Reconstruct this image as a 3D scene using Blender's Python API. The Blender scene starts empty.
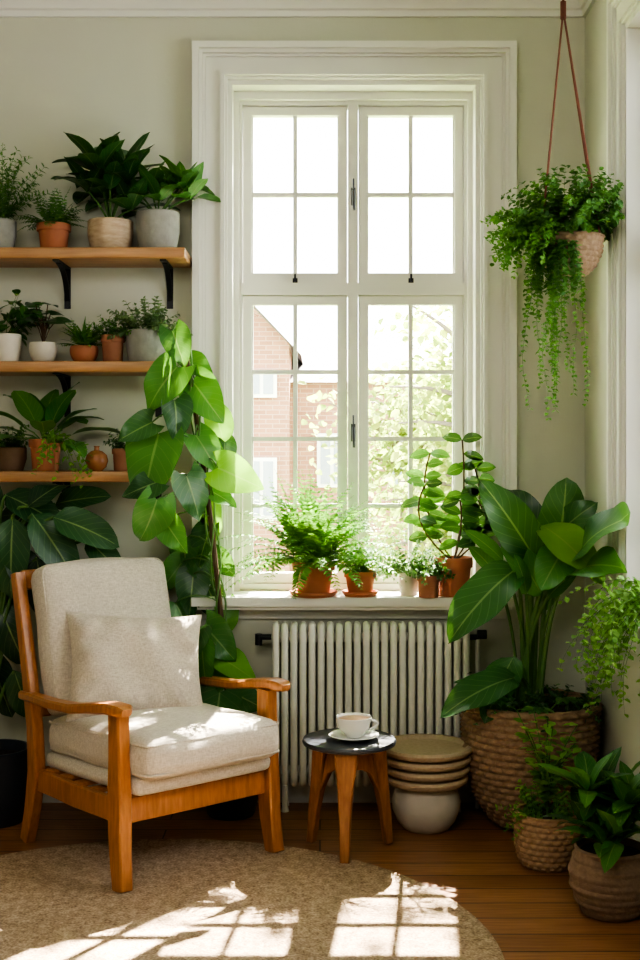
import bpy, math, random
from mathutils import Vector, Matrix
R = random.Random(7)
V = Vector
UP = V((0,0,1))
sc = bpy.context.scene

# ------------------------------------------------------------------ materials
def nt_new(name):
    m = bpy.data.materials.new(name); m.use_nodes = True
    nt = m.node_tree; b = nt.nodes['Principled BSDF']
    return m, nt, b
def lk(nt,a,b): nt.links.new(a,b)
def coords(nt, scale=(1,1,1), kind='Object'):
    tc = nt.nodes.new('ShaderNodeTexCoord'); mp = nt.nodes.new('ShaderNodeMapping')
    mp.inputs['Scale'].default_value = scale
    lk(nt, tc.outputs[kind], mp.inputs['Vector']); return mp.outputs['Vector']
def mixc(nt, fac, a, b, mode='MIX'):
    n = nt.nodes.new('ShaderNodeMix'); n.data_type='RGBA'; n.blend_type=mode
    if isinstance(fac,(int,float)): n.inputs['Factor'].default_value=fac
    else: lk(nt,fac,n.inputs['Factor'])
    for i,c in ((6,a),(7,b)):
        if isinstance(c,tuple): n.inputs[i].default_value=(*c,1)
        else: lk(nt,c,n.inputs[i])
    return n.outputs[2]
def noise(nt, vec, scale, detail=4):
    n = nt.nodes.new('ShaderNodeTexNoise'); n.inputs['Scale'].default_value=scale; n.inputs['Detail'].default_value=detail
    lk(nt,vec,n.inputs['Vector']); return n.outputs['Fac']
def bump(nt,b,h,strength,dist=0.01):
    n = nt.nodes.new('ShaderNodeBump'); n.inputs['Strength'].default_value=strength; n.inputs['Distance'].default_value=dist
    lk(nt,h,n.inputs['Height']); lk(nt,n.outputs['Normal'],b.inputs['Normal'])
def mathn(nt,op,a,b=0.0):
    n=nt.nodes.new('ShaderNodeMath'); n.operation=op
    for i,c in ((0,a),(1,b)):
        if isinstance(c,(int,float)): n.inputs[i].default_value=c
        else: lk(nt,c,n.inputs[i])
    return n.outputs[0]
def ramp(nt,f,p0,c0,p1,c1):
    r=nt.nodes.new('ShaderNodeValToRGB'); r.color_ramp.elements[0].position=p0; r.color_ramp.elements[1].position=p1
    r.color_ramp.elements[0].color=(*c0,1); r.color_ramp.elements[1].color=(*c1,1); lk(nt,f,r.inputs['Fac']); return r.outputs['Color']
def simple(name, c1, c2=None, rough=.7, scale=20, bs=0.0, bscale=80, metal=0, sc3=(1,1,1), spec=.5, bd=.005):
    m,nt,b = nt_new(name); c2 = c2 or tuple(x*.88 for x in c1)
    v = coords(nt, sc3)
    lk(nt, mixc(nt, noise(nt,v,scale), c2, c1), b.inputs['Base Color'])
    b.inputs['Roughness'].default_value=rough; b.inputs['Metallic'].default_value=metal
    b.inputs['Specular IOR Level'].default_value=spec
    if bs: bump(nt,b,noise(nt,v,bscale),bs,bd)
    return m
M_wall = simple('wall_paint',(.590,.592,.495),(.562,.566,.47),.85,3,.08,60)
M_trim = simple('trim_paint',(.76,.75,.685),(.73,.72,.655),.45,5)
M_ceil = simple('ceiling_paint',(.74,.735,.69),rough=.9)
M_rad = simple('radiator_enamel',(.76,.75,.665),(.72,.71,.625),.35,8)
M_black = simple('black_iron',(.02,.02,.022),rough=.45,metal=.3)
M_steel = simple('dark_steel',(.07,.07,.075),rough=.5,metal=.5)
M_terra = simple('terracotta',(.50,.20,.105),(.36,.13,.068),.8,14,.15,60)
M_terra2 = simple('terracotta_aged',(.42,.20,.12),(.30,.13,.08),.85,14,.15,60)
M_conc = simple('concrete',(.38,.37,.34),(.22,.22,.20),.9,30,.3,90)
M_white = simple('cream_ceramic',(.66,.61,.53),(.53,.48,.40),.6,20)
M_pattern = simple('sand_ceramic',(.64,.52,.38),(.32,.21,.13),.7,30,.3,50,sc3=(1,1,3))
M_soil = simple('soil',(.045,.028,.018),(.02,.013,.01),.95,60,.8,90,bd=.01)
M_dark = simple('dark_glaze',(.03,.038,.05),rough=.4)
M_rope = simple('rope',(.20,.075,.05),rough=.9,scale=200)
M_porc = simple('porcelain',(.85,.84,.80),(.83,.82,.78),.15,4)
M_coffee = simple('latte',(.42,.20,.08),(.70,.48,.28),.3,30)
M_stooltop = simple('slate_top',(.045,.05,.06),(.03,.035,.045),.35,30)
M_leather = simple('clay_brown',(.24,.15,.09),(.15,.09,.055),.7,25,.2,60)

def wicker(name,c1,c2):
    return simple(name,c1,c2,.75,70,.5,160,bd=.004)
M_wick = wicker('wicker',(.40,.27,.16),(.18,.11,.065))
M_wick2 = wicker('wicker_light',(.50,.33,.19),(.26,.165,.09))
M_wick3 = wicker('wicker_brown',(.28,.19,.12),(.13,.085,.055))
M_rattan = wicker('rattan_tray',(.62,.50,.36),(.42,.32,.21))

def wood(name,c1,c2,rough=.4,axis=(1,14,14)):
    m,nt,b = nt_new(name); v=coords(nt,axis)
    f=noise(nt,v,6,6)
    lk(nt,ramp(nt,f,.3,c2,.7,c1),b.inputs['Base Color'])
    b.inputs['Roughness'].default_value=rough
    bump(nt,b,f,.1,.002)
    return m
M_shelf = wood('shelf_oak',(.44,.235,.10),(.29,.145,.058))
M_chairw = wood('chair_teak',(.47,.20,.07),(.31,.12,.038),.3,(12,12,2))
M_stoolw = wood('stool_wood',(.40,.18,.075),(.23,.095,.036),.4,(14,14,2))

def floor_mat():
    m,nt,b=nt_new('oak_planks'); v=coords(nt)
    br=nt.nodes.new('ShaderNodeTexBrick'); lk(nt,v,br.inputs['Vector'])
    br.inputs['Scale'].default_value=1; br.inputs['Brick Width'].default_value=1.5; br.inputs['Row Height'].default_value=.12
    br.inputs['Mortar Size'].default_value=.003; br.inputs['Color1'].default_value=(.30,.14,.062,1); br.inputs['Color2'].default_value=(.42,.21,.10,1)
    br.inputs['Mortar'].default_value=(.045,.02,.01,1); br.offset=.37
    v2=coords(nt,(1.2,20,1)); g=noise(nt,v2,5,8)
    gr=ramp(nt,g,.36,(.66,.61,.56),.66,(1,1,1))
    c=mixc(nt,1.0,br.outputs['Color'],gr,'MULTIPLY')
    lk(nt,c,b.inputs['Base Color']); b.inputs['Roughness'].default_value=.34
    bump(nt,b,mathn(nt,'SUBTRACT',mathn(nt,'MULTIPLY',g,.4),br.outputs['Fac']),.25,.003)
    return m
M_floor=floor_mat()
def rug_mat():
    m,nt,b=nt_new('jute'); v=coords(nt)
    n=noise(nt,v,130,3); n2=noise(nt,v,42,4); n3=noise(nt,v,4,3)
    f=mathn(nt,'ADD',mathn(nt,'MULTIPLY',n,.6),mathn(nt,'MULTIPLY',n2,.4))
    c=mixc(nt,mathn(nt,'MULTIPLY',n3,.4),ramp(nt,f,.37,(.24,.16,.10),.63,(.64,.49,.355)),(.39,.285,.19))
    lk(nt,c,b.inputs['Base Color']); b.inputs['Roughness'].default_value=1; b.inputs['Specular IOR Level'].default_value=.1
    bump(nt,b,f,.9,.010)
    return m
M_rug=rug_mat()
def fabric(name,c1,c2):
    m,nt,b=nt_new(name); v=coords(nt)
    a=noise(nt,coords(nt,(1,1,.22)),260,2); a2=noise(nt,coords(nt,(.22,.5,1)),260,2); n2=noise(nt,v,9,3)
    n=mathn(nt,'ADD',mathn(nt,'MULTIPLY',a,.5),mathn(nt,'MULTIPLY',a2,.5))
    c=ramp(nt,n,.36,c2,.64,c1); c=mixc(nt,mathn(nt,'MULTIPLY',n2,.2),c,c2)
    lk(nt,c,b.inputs['Base Color']); b.inputs['Roughness'].default_value=1; b.inputs['Specular IOR Level'].default_value=.15
    b.inputs['Sheen Weight'].default_value=.15
    bump(nt,b,mathn(nt,'ADD',n,mathn(nt,'MULTIPLY',n2,3)),.4,.003)
    return m
M_fab=fabric('linen',(.67,.605,.515),(.48,.42,.345))
M_fab2=fabric('linen_pillow',(.65,.575,.48),(.46,.395,.32))

def leafmat(name,c1,c2,trans=.35,veins=True,rough=.4,vein=(.30,.42,.14),vs=.3):
    m,nt,b=nt_new(name)
    at=nt.nodes.new('ShaderNodeAttribute'); at.attribute_name='rnd'
    c=mixc(nt,at.outputs['Fac'],c1,c2)
    if veins:
        tc=nt.nodes.new('ShaderNodeTexCoord'); sx=nt.nodes.new('ShaderNodeSeparateXYZ'); lk(nt,tc.outputs['UV'],sx.inputs[0])
        u=mathn(nt,'ABSOLUTE',mathn(nt,'SUBTRACT',sx.outputs['X'],.5))
        mid=mathn(nt,'LESS_THAN',u,.022)
        ph=mathn(nt,'FRACT',mathn(nt,'SUBTRACT',mathn(nt,'MULTIPLY',sx.outputs['Y'],8),mathn(nt,'MULTIPLY',u,5)))
        lat=mathn(nt,'MULTIPLY',mathn(nt,'LESS_THAN',ph,.09),vs)
        c=mixc(nt,mathn(nt,'MULTIPLY',mathn(nt,'MAXIMUM',mid,lat),.6),c,vein)
        bump(nt,b,ph,.35,.005)
    lk(nt,c,b.inputs['Base Color']); b.inputs['Roughness'].default_value=rough
    tr=nt.nodes.new('ShaderNodeBsdfTranslucent')
    c3=mixc(nt,.40,c,(.28,.52,.05)); lk(nt,c3,tr.inputs['Color'])
    ms=nt.nodes.new('ShaderNodeMixShader'); ms.inputs[0].default_value=trans
    out=nt.nodes['Material Output']; lk(nt,b.outputs[0],ms.inputs[1]); lk(nt,tr.outputs[0],ms.inputs[2]); lk(nt,ms.outputs[0],out.inputs['Surface'])
    return m
L_deep=leafmat('leaf_deep',(.012,.060,.018),(.042,.145,.036),.2,rough=.3)
L_mid=leafmat('leaf_mid',(.026,.120,.025),(.08,.26,.045),.28,rough=.35)
L_bright=leafmat('leaf_bright',(.075,.27,.025),(.21,.43,.05),.42)
L_fern=leafmat('leaf_fern',(.06,.21,.03),(.18,.38,.07),.32,False,.6)
L_airy=leafmat('leaf_airy',(.16,.34,.08),(.32,.52,.15),.5,False,.6)
L_herb=leafmat('leaf_herb',(.04,.135,.03),(.12,.27,.06),.3,False,.6)
L_grey=leafmat('leaf_greygreen',(.12,.21,.095),(.23,.33,.16),.3,False,.7)
L_dark=leafmat('leaf_dark',(.009,.042,.017),(.028,.10,.032),.12,rough=.35)
L_stem=simple('stem_green',(.10,.22,.05),(.07,.15,.035),.6)
L_stemb=simple('stem_brown',(.10,.06,.03),rough=.8)
M_tree=leafmat('tree_leaf',(.18,.23,.06),(.38,.38,.11),.45,False,.8)
M_bark=simple('bark',(.18,.15,.12),rough=.9,scale=10)

def glassmat():
    m=bpy.data.materials.new('window_glass'); m.use_nodes=True; nt=m.node_tree; nt.nodes.remove(nt.nodes['Principled BSDF'])
    t=nt.nodes.new('ShaderNodeBsdfTransparent'); g=nt.nodes.new('ShaderNodeBsdfGlossy'); g.inputs['Roughness'].default_value=.03
    fr=nt.nodes.new('ShaderNodeFresnel'); fr.inputs['IOR'].default_value=1.3
    ms=nt.nodes.new('ShaderNodeMixShader'); lk(nt,fr.outputs[0],ms.inputs[0]); lk(nt,t.outputs[0],ms.inputs[1]); lk(nt,g.outputs[0],ms.inputs[2])
    lk(nt,ms.outputs[0],nt.nodes['Material Output'].inputs['Surface']); return m
M_glass=glassmat()
def brickmat():
    m,nt,b=nt_new('brick'); tc=nt.nodes.new('ShaderNodeTexCoord'); mp=nt.nodes.new('ShaderNodeMapping'); mp.inputs['Rotation'].default_value=(math.pi/2,0,0)
    lk(nt,tc.outputs['Object'],mp.inputs['Vector'])
    br=nt.nodes.new('ShaderNodeTexBrick'); lk(nt,mp.outputs[0],br.inputs['Vector']); br.inputs['Scale'].default_value=1
    br.inputs['Brick Width'].default_value=.22; br.inputs['Row Height'].default_value=.075; br.inputs['Mortar Size'].default_value=.008
    br.inputs['Color1'].default_value=(.23,.10,.062,1); br.inputs['Color2'].default_value=(.34,.165,.105,1); br.inputs['Mortar'].default_value=(.38,.27,.21,1)
    n=noise(nt,tc.outputs['Object'],.9,3)
    lk(nt,mixc(nt,mathn(nt,'MULTIPLY',n,.6),br.outputs['Color'],(.38,.23,.155)),b.inputs['Base Color']); b.inputs['Roughness'].default_value=.9; return m
M_brick=brickmat()
M_roof=simple('roof_slate',(.17,.155,.155),(.12,.11,.11),.8,4)
M_grass=simple('grass',(.22,.30,.10),(.15,.22,.06),.9,2)
M_winext=simple('exterior_pane',(.30,.34,.38),rough=.2)

# ------------------------------------------------------------------ mesh builder
class MB:
    def __init__(s): s.v=[];s.f=[];s.m=[];s.uv=[];s.r=[];s.mats=[]
    def mi(s,m):
        if m not in s.mats: s.mats.append(m)
        return s.mats.index(m)
    def add(s,vs,fs,mat,uvs=None,rnd=0.0):
        o=len(s.v); s.v.extend([tuple(p) for p in vs]); s.uv.extend(uvs or [(0.5,0.5)]*len(vs))
        k=s.mi(mat)
        for f in fs: s.f.append(tuple(i+o for i in f)); s.m.append(k); s.r.append(rnd)
    def build(s,name,origin=(0,0,0),rotz=0,local=False,angle=38):
        me=bpy.data.meshes.new(name); o=V(origin)
        vs=s.v if local else [(p[0]-o.x,p[1]-o.y,p[2]-o.z) for p in s.v]
        me.from_pydata(vs,[],s.f)
        for m in s.mats: me.materials.append(m)
        me.polygons.foreach_set('material_index',s.m)
        me.polygons.foreach_set('use_smooth',[True]*len(s.f))
        ul=me.uv_layers.new(name='UVMap'); flat=[]
        for f in s.f:
            for i in f: flat.extend(s.uv[i])
        ul.data.foreach_set('uv',flat)
        a=me.attributes.new('rnd','FLOAT','FACE'); a.data.foreach_set('value',s.r)
        me.validate(); me.update()
        try: me.set_sharp_from_angle(angle=math.radians(angle))
        except Exception: pass
        ob=bpy.data.objects.new(name,me); ob.location=o; ob.rotation_euler=(0,0,rotz)
        sc.collection.objects.link(ob); return ob
    def box(s,a,b,mat):
        x0,y0,z0=[min(a[i],b[i]) for i in range(3)]; x1,y1,z1=[max(a[i],b[i]) for i in range(3)]
        s.add([(x0,y0,z0),(x1,y0,z0),(x1,y1,z0),(x0,y1,z0),(x0,y0,z1),(x1,y0,z1),(x1,y1,z1),(x0,y1,z1)],
              [(0,3,2,1),(4,5,6,7),(0,1,5,4),(1,2,6,5),(2,3,7,6),(3,0,4,7)],mat)
    def rbox(s,c,size,r,mat,rot=None,bulge=(0,0,0),n=2,wr=0):
        """rounded box"""
        h=[x/2 for x in size]; r=min(r,min(h)*.999); rot=rot or Matrix.Identity(3); c=V(c)
        def line(hh):
            L=[-hh,-hh+r*.3,-hh+r]
            for i in range(1,n+1): L.append(-hh+r+(2*hh-2*r)*i/(n+1))
            return L+[hh-r,hh-r*.3,hh]
        def fin(p):
            q=V([max(-(h[i]-r),min(h[i]-r,p[i])) for i in range(3)]); d=p-q
            if d.length>1e-9: p=q+d.normalized()*r
            u=[p[i]/h[i] for i in range(3)]
            p=V((p.x+bulge[0]*u[0]*(1-u[1]**2)*(1-u[2]**2),p.y+bulge[1]*u[1]*(1-u[0]**2)*(1-u[2]**2),p.z+bulge[2]*u[2]*(1-u[0]**2)*(1-u[1]**2)))
            if wr: p=p+V((math.sin(p.y*21+p.z*17),math.sin(p.x*19+p.z*23+1),math.sin(p.x*17+p.y*24+2)))*wr
            return rot@p+c
        for ax in range(3):
            a,b=[(1,2),(2,0),(0,1)][ax]; La,Lb=line(h[a]),line(h[b])
            for sg in (-1,1):
                vs=[]
                for x in La:
                    for y in Lb:
                        p=[0,0,0]; p[ax]=sg*h[ax]; p[a]=x; p[b]=y; vs.append(fin(V(p)))
                fs=[];m=len(Lb)
                for i in range(len(La)-1):
                    for j in range(m-1):
                        q=(i*m+j,(i+1)*m+j,(i+1)*m+j+1,i*m+j+1); fs.append(q if sg>0 else q[::-1])
                s.add(vs,fs,mat)
    def lathe(s,prof,c,mat,seg=32,rf=None,cap=False):
        vs=[];fs=[];n=len(prof)
        for i,(r,z) in enumerate(prof):
            for j in range(seg):
                th=2*math.pi*j/seg; rr=r+(rf(th,i) if rf else 0)
                vs.append((c[0]+rr*math.cos(th),c[1]+rr*math.sin(th),c[2]+z))
        for i in range(n-1):
            for j in range(seg):
                k=(j+1)%seg; fs.append((i*seg+j,i*seg+k,(i+1)*seg+k,(i+1)*seg+j))
        s.add(vs,fs,mat)
    def tube(s,pts,rad,mat,seg=6,closed=False,sx=1.0):
        pts=[V(p) for p in pts]; n=len(pts)
        if isinstance(rad,(int,float)): rad=[rad]*n
        vs=[];fs=[]; ref=None
        for i,p in enumerate(pts):
            if closed: t=pts[(i+1)%n]-pts[i-1]
            else: t=pts[min(i+1,n-1)]-pts[max(i-1,0)]
            if t.length<1e-9: t=V((0,0,1))
            t.normalize()
            if ref is None: ref=V((1,0,0)) if abs(t.x)<.8 else V((0,1,0))
            a=(ref-t*ref.dot(t)).normalized(); ref=a; b=t.cross(a)
            for j in range(seg):
                th=2*math.pi*j/seg; vs.append(p+(a*math.cos(th)*sx+b*math.sin(th))*rad[i])
        m=n if closed else n-1
        for i in range(m):
            k=(i+1)%n
            for j in range(seg):
                l=(j+1)%seg; fs.append((i*seg+j,i*seg+l,k*seg+l,k*seg+j))
        if not closed:
            fs.append(tuple(range(seg))[::-1]); fs.append(tuple((n-1)*seg+j for j in range(seg)))
        s.add(vs,fs,mat)
    def sweep(s,pts,ws,ts,side,mat,ch=.25):
        """rectangular (chamfered) section swept along points. side=width direction"""
        pts=[V(p) for p in pts]; n=len(pts); side=V(side).normalized()
        if isinstance(ws,(int,float)): ws=[ws]*n
        if isinstance(ts,(int,float)): ts=[ts]*n
        vs=[];fs=[]
        for i,p in enumerate(pts):
            t=(pts[min(i+1,n-1)]-pts[max(i-1,0)]).normalized(); sd=(side-t*side.dot(t)).normalized(); u=t.cross(sd)
            w,h=ws[i]/2,ts[i]/2; c=min(w,h)*ch
            for a,b in ((-w+c,-h),(w-c,-h),(w,-h+c),(w,h-c),(w-c,h),(-w+c,h),(-w,h-c),(-w,-h+c)): vs.append(p+sd*a+u*b)
        for i in range(n-1):
            for j in range(8):
                l=(j+1)%8; fs.append((i*8+j,i*8+l,(i+1)*8+l,(i+1)*8+j))
        fs.append(tuple(range(8))[::-1]); fs.append(tuple((n-1)*8+j for j in range(8)))
        s.add(vs,fs,mat)

def bez(a,b,c,n=10):
    a,b,c=V(a),V(b),V(c)
    return [a*(1-t)**2+b*2*t*(1-t)+c*t*t for t in [i/n for i in range(n+1)]]
def rv(a,b): return R.uniform(a,b)

# ------------------------------------------------------------------ foliage
def wprof(shape,t):
    if shape=='oval': return math.sin(math.pi*min(1,t**.85))**.75 if 0<t<1 else 0.0
    if shape=='lance': return math.sin(math.pi*t**.7)**1.1 if 0<t<1 else 0.0
    if shape=='heart':
        if t<.26: return math.sqrt(max(0,1-((t-.26)/.33)**2))
        u=(t-.26)/.74
        return max(0,1-u**1.55)**.95
    if shape=='big':
        if t<=0 or t>=1: return 0.05 if t<=0 else 0
        return (math.sin(math.pi*t**.75)**.62)
def leaf(mb,base,d,L,W,mat,shape='oval',n=None,droop=.5,fold=.12,nl=8,wav=0,rnd=None,clampf=None):
    d=V(d).normalized(); n=V(n) if n is not None else UP+V((rv(-.3,.3),rv(-.3,.3),0))
    n=n-d*n.dot(d)
    if n.length<1e-3: n=V((0,-1,0.1))-d*V((0,-1,0.1)).dot(d)
    n.normalize(); s=d.cross(n); cols=[-1,-.55,0,.55,1] if nl>=6 else [-1,0,1]
    p=V(base); vs=[];uv=[]; ph=rv(0,6.28)
    for i in range(nl+1):
        t=i/nl; a=droop*t; dd=d*math.cos(a)-n*math.sin(a); nn=n*math.cos(a)+d*math.sin(a)
        w=wprof(shape,t)*W/2
        for cx in cols:
            q=p+s*(cx*w)+nn*(fold*abs(cx)*w*1.2+wav*W*.06*math.sin(ph+t*11+cx)*abs(cx))
            if shape=='heart': q=q-dd*(abs(cx)**1.5*L*.24*max(0,1-t*1.6)**2)
            if clampf: q=clampf(q)
            vs.append(q); uv.append((cx*.5+.5,t))
        p=p+dd*(L/nl)
    m=len(cols); fs=[]
    for i in range(nl):
        for j in range(m-1): fs.append((i*m+j,i*m+j+1,(i+1)*m+j+1,(i+1)*m+j))
    mb.add(vs,fs,mat,uv,rv(0,1) if rnd is None else rnd)
def tiny(mb,p,d,n,L,W,mat,rnd=None):
    d=d.normalized(); n=n-d*n.dot(d)
    if n.length<1e-3: n=V((.1,-1,0)); n=n-d*n.dot(d)
    n.normalize(); s=d.cross(n)*W*.5; k=n*W*.18
    vs=[p,p+d*L*.3+s+k,p+d*L*.7+s*.85+k*.4,p+d*L-n*L*.12,p+d*L*.7-s*.85+k*.4,p+d*L*.3-s+k,p+d*L*.5]
    mb.add(vs,[(0,6,2,1),(6,3,2),(0,5,4,6),(6,4,3)],mat,[(.5,0),(1,.3),(1,.7),(.5,1),(0,.7),(0,.3),(.5,.5)],rv(0,1) if rnd is None else rnd)
BND=dict(xmax=1.0,ymax=4.765,xmin=-2.2)
def clampp(p,lim=None):
    p=V(p); p.x=min(p.x,BND['xmax'] if lim is None or 'x' not in lim else lim['x']); p.y=min(p.y,BND['ymax'] if lim is None or 'y' not in lim else lim['y'])
    if lim and 'zt' in lim: p.z=min(p.z,lim['zt'])
    if lim and lim.get('y',0)>4.8 and (p.x<-.30 or p.x>.57): p.y=min(p.y,4.70)
    return p
def stems(mb,c,n,L,steps,ll,lw,mat,elev=(50,85),grav=.6,mode='fern',sm=None,az=(0,360),lim=None,r0=.02,sr=.0015,leafset=1,shape='oval',big=False,jit=.12,taper=True):
    c=V(c)
    for i in range(n):
        a=math.radians(rv(*az)); e=math.radians(rv(*elev)); Ls=L*rv(.65,1.05); st=Ls/steps
        d=V((math.cos(a)*math.cos(e),math.sin(a)*math.cos(e),math.sin(e))); p=c+V((math.cos(a),math.sin(a),0))*r0*rv(.2,1)
        pts=[clampp(p,lim)]
        for k in range(steps):
            d=(d+V((rv(-jit,jit),rv(-jit,jit),-grav/steps*rv(.7,1.3)+rv(-jit,jit)*.4))).normalized(); p=clampp(p+d*st,lim); pts.append(p)
            t=(k+1)/steps
            s=d.cross(UP); 
            if s.length<.05: s=V((math.sin(a),-math.cos(a),0))
            s.normalize(); nn=s.cross(d)
            if nn.z<0: nn=-nn
            if mode=='fern':
                q=ll*(math.sin(math.pi*min(1,t*.85+.12))**.7 if taper else 1)
                for sg in (-1,1):
                    ld=(s*sg+d*.45+V((rv(-.15,.15),rv(-.15,.15),rv(-.3,.05)))).normalized()
                    tiny(mb,p,ld,nn,q,lw*q/ll,mat)
            else:
                for _ in range(leafset):
                    if t<.12: continue
                    b=rv(0,6.28); ld=(s*math.cos(b)+nn*math.sin(b)+d*rv(.2,.7)).normalized()
                    q=ll*rv(.7,1.15)*(1-.35*t)
                    if big: leaf(mb,p,ld,q,lw*q/ll,mat,shape,droop=.6,nl=5)
                    else: tiny(mb,p,ld,UP+V((rv(-.5,.5),rv(-.7,.3),0)),q,lw*q/ll,mat)
        mb.tube(pts,[sr*(1-.7*k/steps) for k in range(steps+1)],sm or L_stem,4)
def rosette(mb,c,n,L,W,mat,elev=(30,80),droop=.9,shape='lance',az=(0,360),stalk=0.0,fold=.15,nl=8,lim=None,face=0.0,sr=.003):
    c=V(c)
    for i in range(n):
        a=math.radians(az[0]+(az[1]-az[0])*((i*.618+rv(-.05,.05))%1)); e=math.radians(elev[1]-(elev[1]-elev[0])*((i+.5)/n)+rv(-6,6))
        d=V((math.cos(a)*math.cos(e),math.sin(a)*math.cos(e),math.sin(e))); q=L*rv(.8,1.1); base=c+V((d.x,d.y,0))*.01
        if stalk:
            b2=base+d*stalk*rv(.6,1.1); mb.tube([base,base*.5+b2*.5+UP*.01,b2],sr,L_stem,5); base=b2
        leaf(mb,base,d,q,W*q/L*rv(.9,1.1),mat,shape,n=UP+V((rv(-.2,.2),-face,0)),droop=droop*rv(.6,1.3),fold=fold,nl=nl,wav=.5,clampf=(lambda p:clampp(p,lim)))

# ------------------------------------------------------------------ pots
def pot(mb,c,rt,rb,h,mat,style='terra',saucer=False):
    c=V(c)
    if saucer:
        mb.lathe([(0,0),(rt*.95,0),(rt*1.12,.012),(rt*1.12,.02),(rt*1.04,.02),(rt*.95,.008),(0,.008)],c,mat,28); c=c+UP*.008
    if style=='terra':
        pr=[(0,0),(rb,0),(rb+.003,.004),(rt*.90,h*.74),(rt,h*.745),(rt*1.01,h*.80),(rt*1.01,h*.97),(rt*.98,h),(rt*.90,h),(rt*.88,h*.9),(rt*.86,h*.85)]
    elif style=='cyl':
        pr=[(0,0),(rb*.94,0),(rb,.008),(rt,h*.5),(rt,h-.004),(rt-.004,h),(rt*.9,h),(rt*.88,h*.86)]
    elif style=='bowl':
        pr=[(0,0),(rb,0)]+[(rb+(rt*1.08-rb)*math.sin(math.pi/2*t),h*.75*(t**1.3)) for t in (.15,.3,.5,.7,.85,1)]+[(rt*1.05,h*.9),(rt,h),(rt*.92,h),(rt*.9,h*.88)]
    mb.lathe(pr,c,mat,32)
    zr=pr[-1][1]; mb.lathe([(pr[-1][0]+.001,zr),(rt*.4,zr+.004),(0,zr+.006)],c,M_soil,24)
    return c+UP*(zr+.004)
def woven(mb,c,prof,mat,rows,N=26,amp=.006,seg=None):
    """woven basket from a (r,z) profile resampled into 'rows' strands"""
    seg=seg or N*4
    d=[0]
    for i in range(1,len(prof)): d.append(d[-1]+math.dist(prof[i],prof[i-1]))
    T=d[-1]; out=[]
    K=rows*4
    for k in range(K+1):
        s=T*k/K; i=max(j for j in range(len(d)) if d[j]<=s+1e-9); i=min(i,len(prof)-2); u=(s-d[i])/(d[i+1]-d[i])
        out.append((prof[i][0]*(1-u)+prof[i+1][0]*u,prof[i][1]*(1-u)+prof[i+1][1]*u))
    def rf(th,i):
        row=i//4; ph=(i%4)/4
        return amp*abs(math.sin(math.pi*ph))*(.7+.8*(math.cos(th*N+math.pi*(row%2))))-amp*.3
    mb.lathe(out,c,mat,seg,rf)

# ------------------------------------------------------------------ room shell
YB=4.8; XR=1.035; XL=-2.3; YF=-1.6; ZC=3.2
def wall_boxes(name,mat,boxes):
    mb=MB()
    for a,b in boxes: mb.box(a,b,mat)
    return mb.build(name)
wx0,wx1,wz0,wz1=-.36,.625,.79,2.815
wall_boxes('wall_back',M_wall,[((XL-.2,YB,0),(wx0,YB+.3,ZC)),((wx1,YB,0),(XR+.3,YB+.3,ZC)),((wx0,YB,0),(wx1,YB+.3,wz0)),((wx0,YB,wz1),(wx1,YB+.3,ZC))])
sy0,sy1=2.95,4.17
wall_boxes('wall_right',M_wall,[((XR,YF,0),(XR+.3,sy0,ZC)),((XR,sy1,0),(XR+.3,YB,ZC)),((XR,sy0,0),(XR+.3,sy1,wz0)),((XR,sy0,wz1),(XR+.3,sy1,ZC))])
wall_boxes('wall_left',M_wall,[((XL-.2,YF,0),(XL,YB,ZC))])
wall_boxes('wall_front',M_wall,[((XL-.2,YF-.2,0),(XR+.3,YF,ZC))])
wall_boxes('floor',M_floor,[((XL-.2,YF-.2,-.15),(XR+.3,YB+.3,0))])
wall_boxes('ceiling',M_ceil,[((XL-.2,YF-.2,ZC),(XR+.3,YB+.3,ZC+.15))])
def base_prof(mb,mp):
    mb.box(*[mp(*p) for p in ((0,.0,0),(1,.022,.11))],M_trim); mb.box(*[mp(*p) for p in ((0,.0,.11),(1,.014,.135))],M_trim)
mb=MB(); mp=lambda u,v,z:(XL+u*(XR-XL),YB-v,z); base_prof(mb,mp); mb.build('baseboard_back')
mb=MB(); mp=lambda u,v,z:(XR-v,YF+u*(YB-.022-YF),z); base_prof(mb,mp); mb.build('baseboard_right')
def cornice(name,mp):
    mb=MB()
    pr=[(.0,ZC-.14),(.012,ZC-.14),(.014,ZC-.118),(.024,ZC-.112),(.03,ZC-.09),(.05,ZC-.06),(.08,ZC-.035),(.085,ZC-.02),(.11,ZC-.018),(.11,ZC),(0,ZC)]
    vs=[mp(0,*p) for p in pr]+[mp(1,*p) for p in pr]; n=len(pr)
    fs=[(i,(i+1)%n,(i+1)%n+n,i+n) for i in range(n)]+[tuple(range(n)),tuple(range(n,2*n))[::-1]]
    mb.add(vs,fs,M_trim); return mb.build(name)
cornice('trim_1',lambda u,v,z:(XL+u*(XR-XL),YB-v,z)); cornice('trim_2',lambda u,v,z:(XR-v,YF+u*(YB-YF),z)); cornice('trim_3',lambda u,v,z:(XL+v,YF+u*(YB-YF),z))

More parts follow.
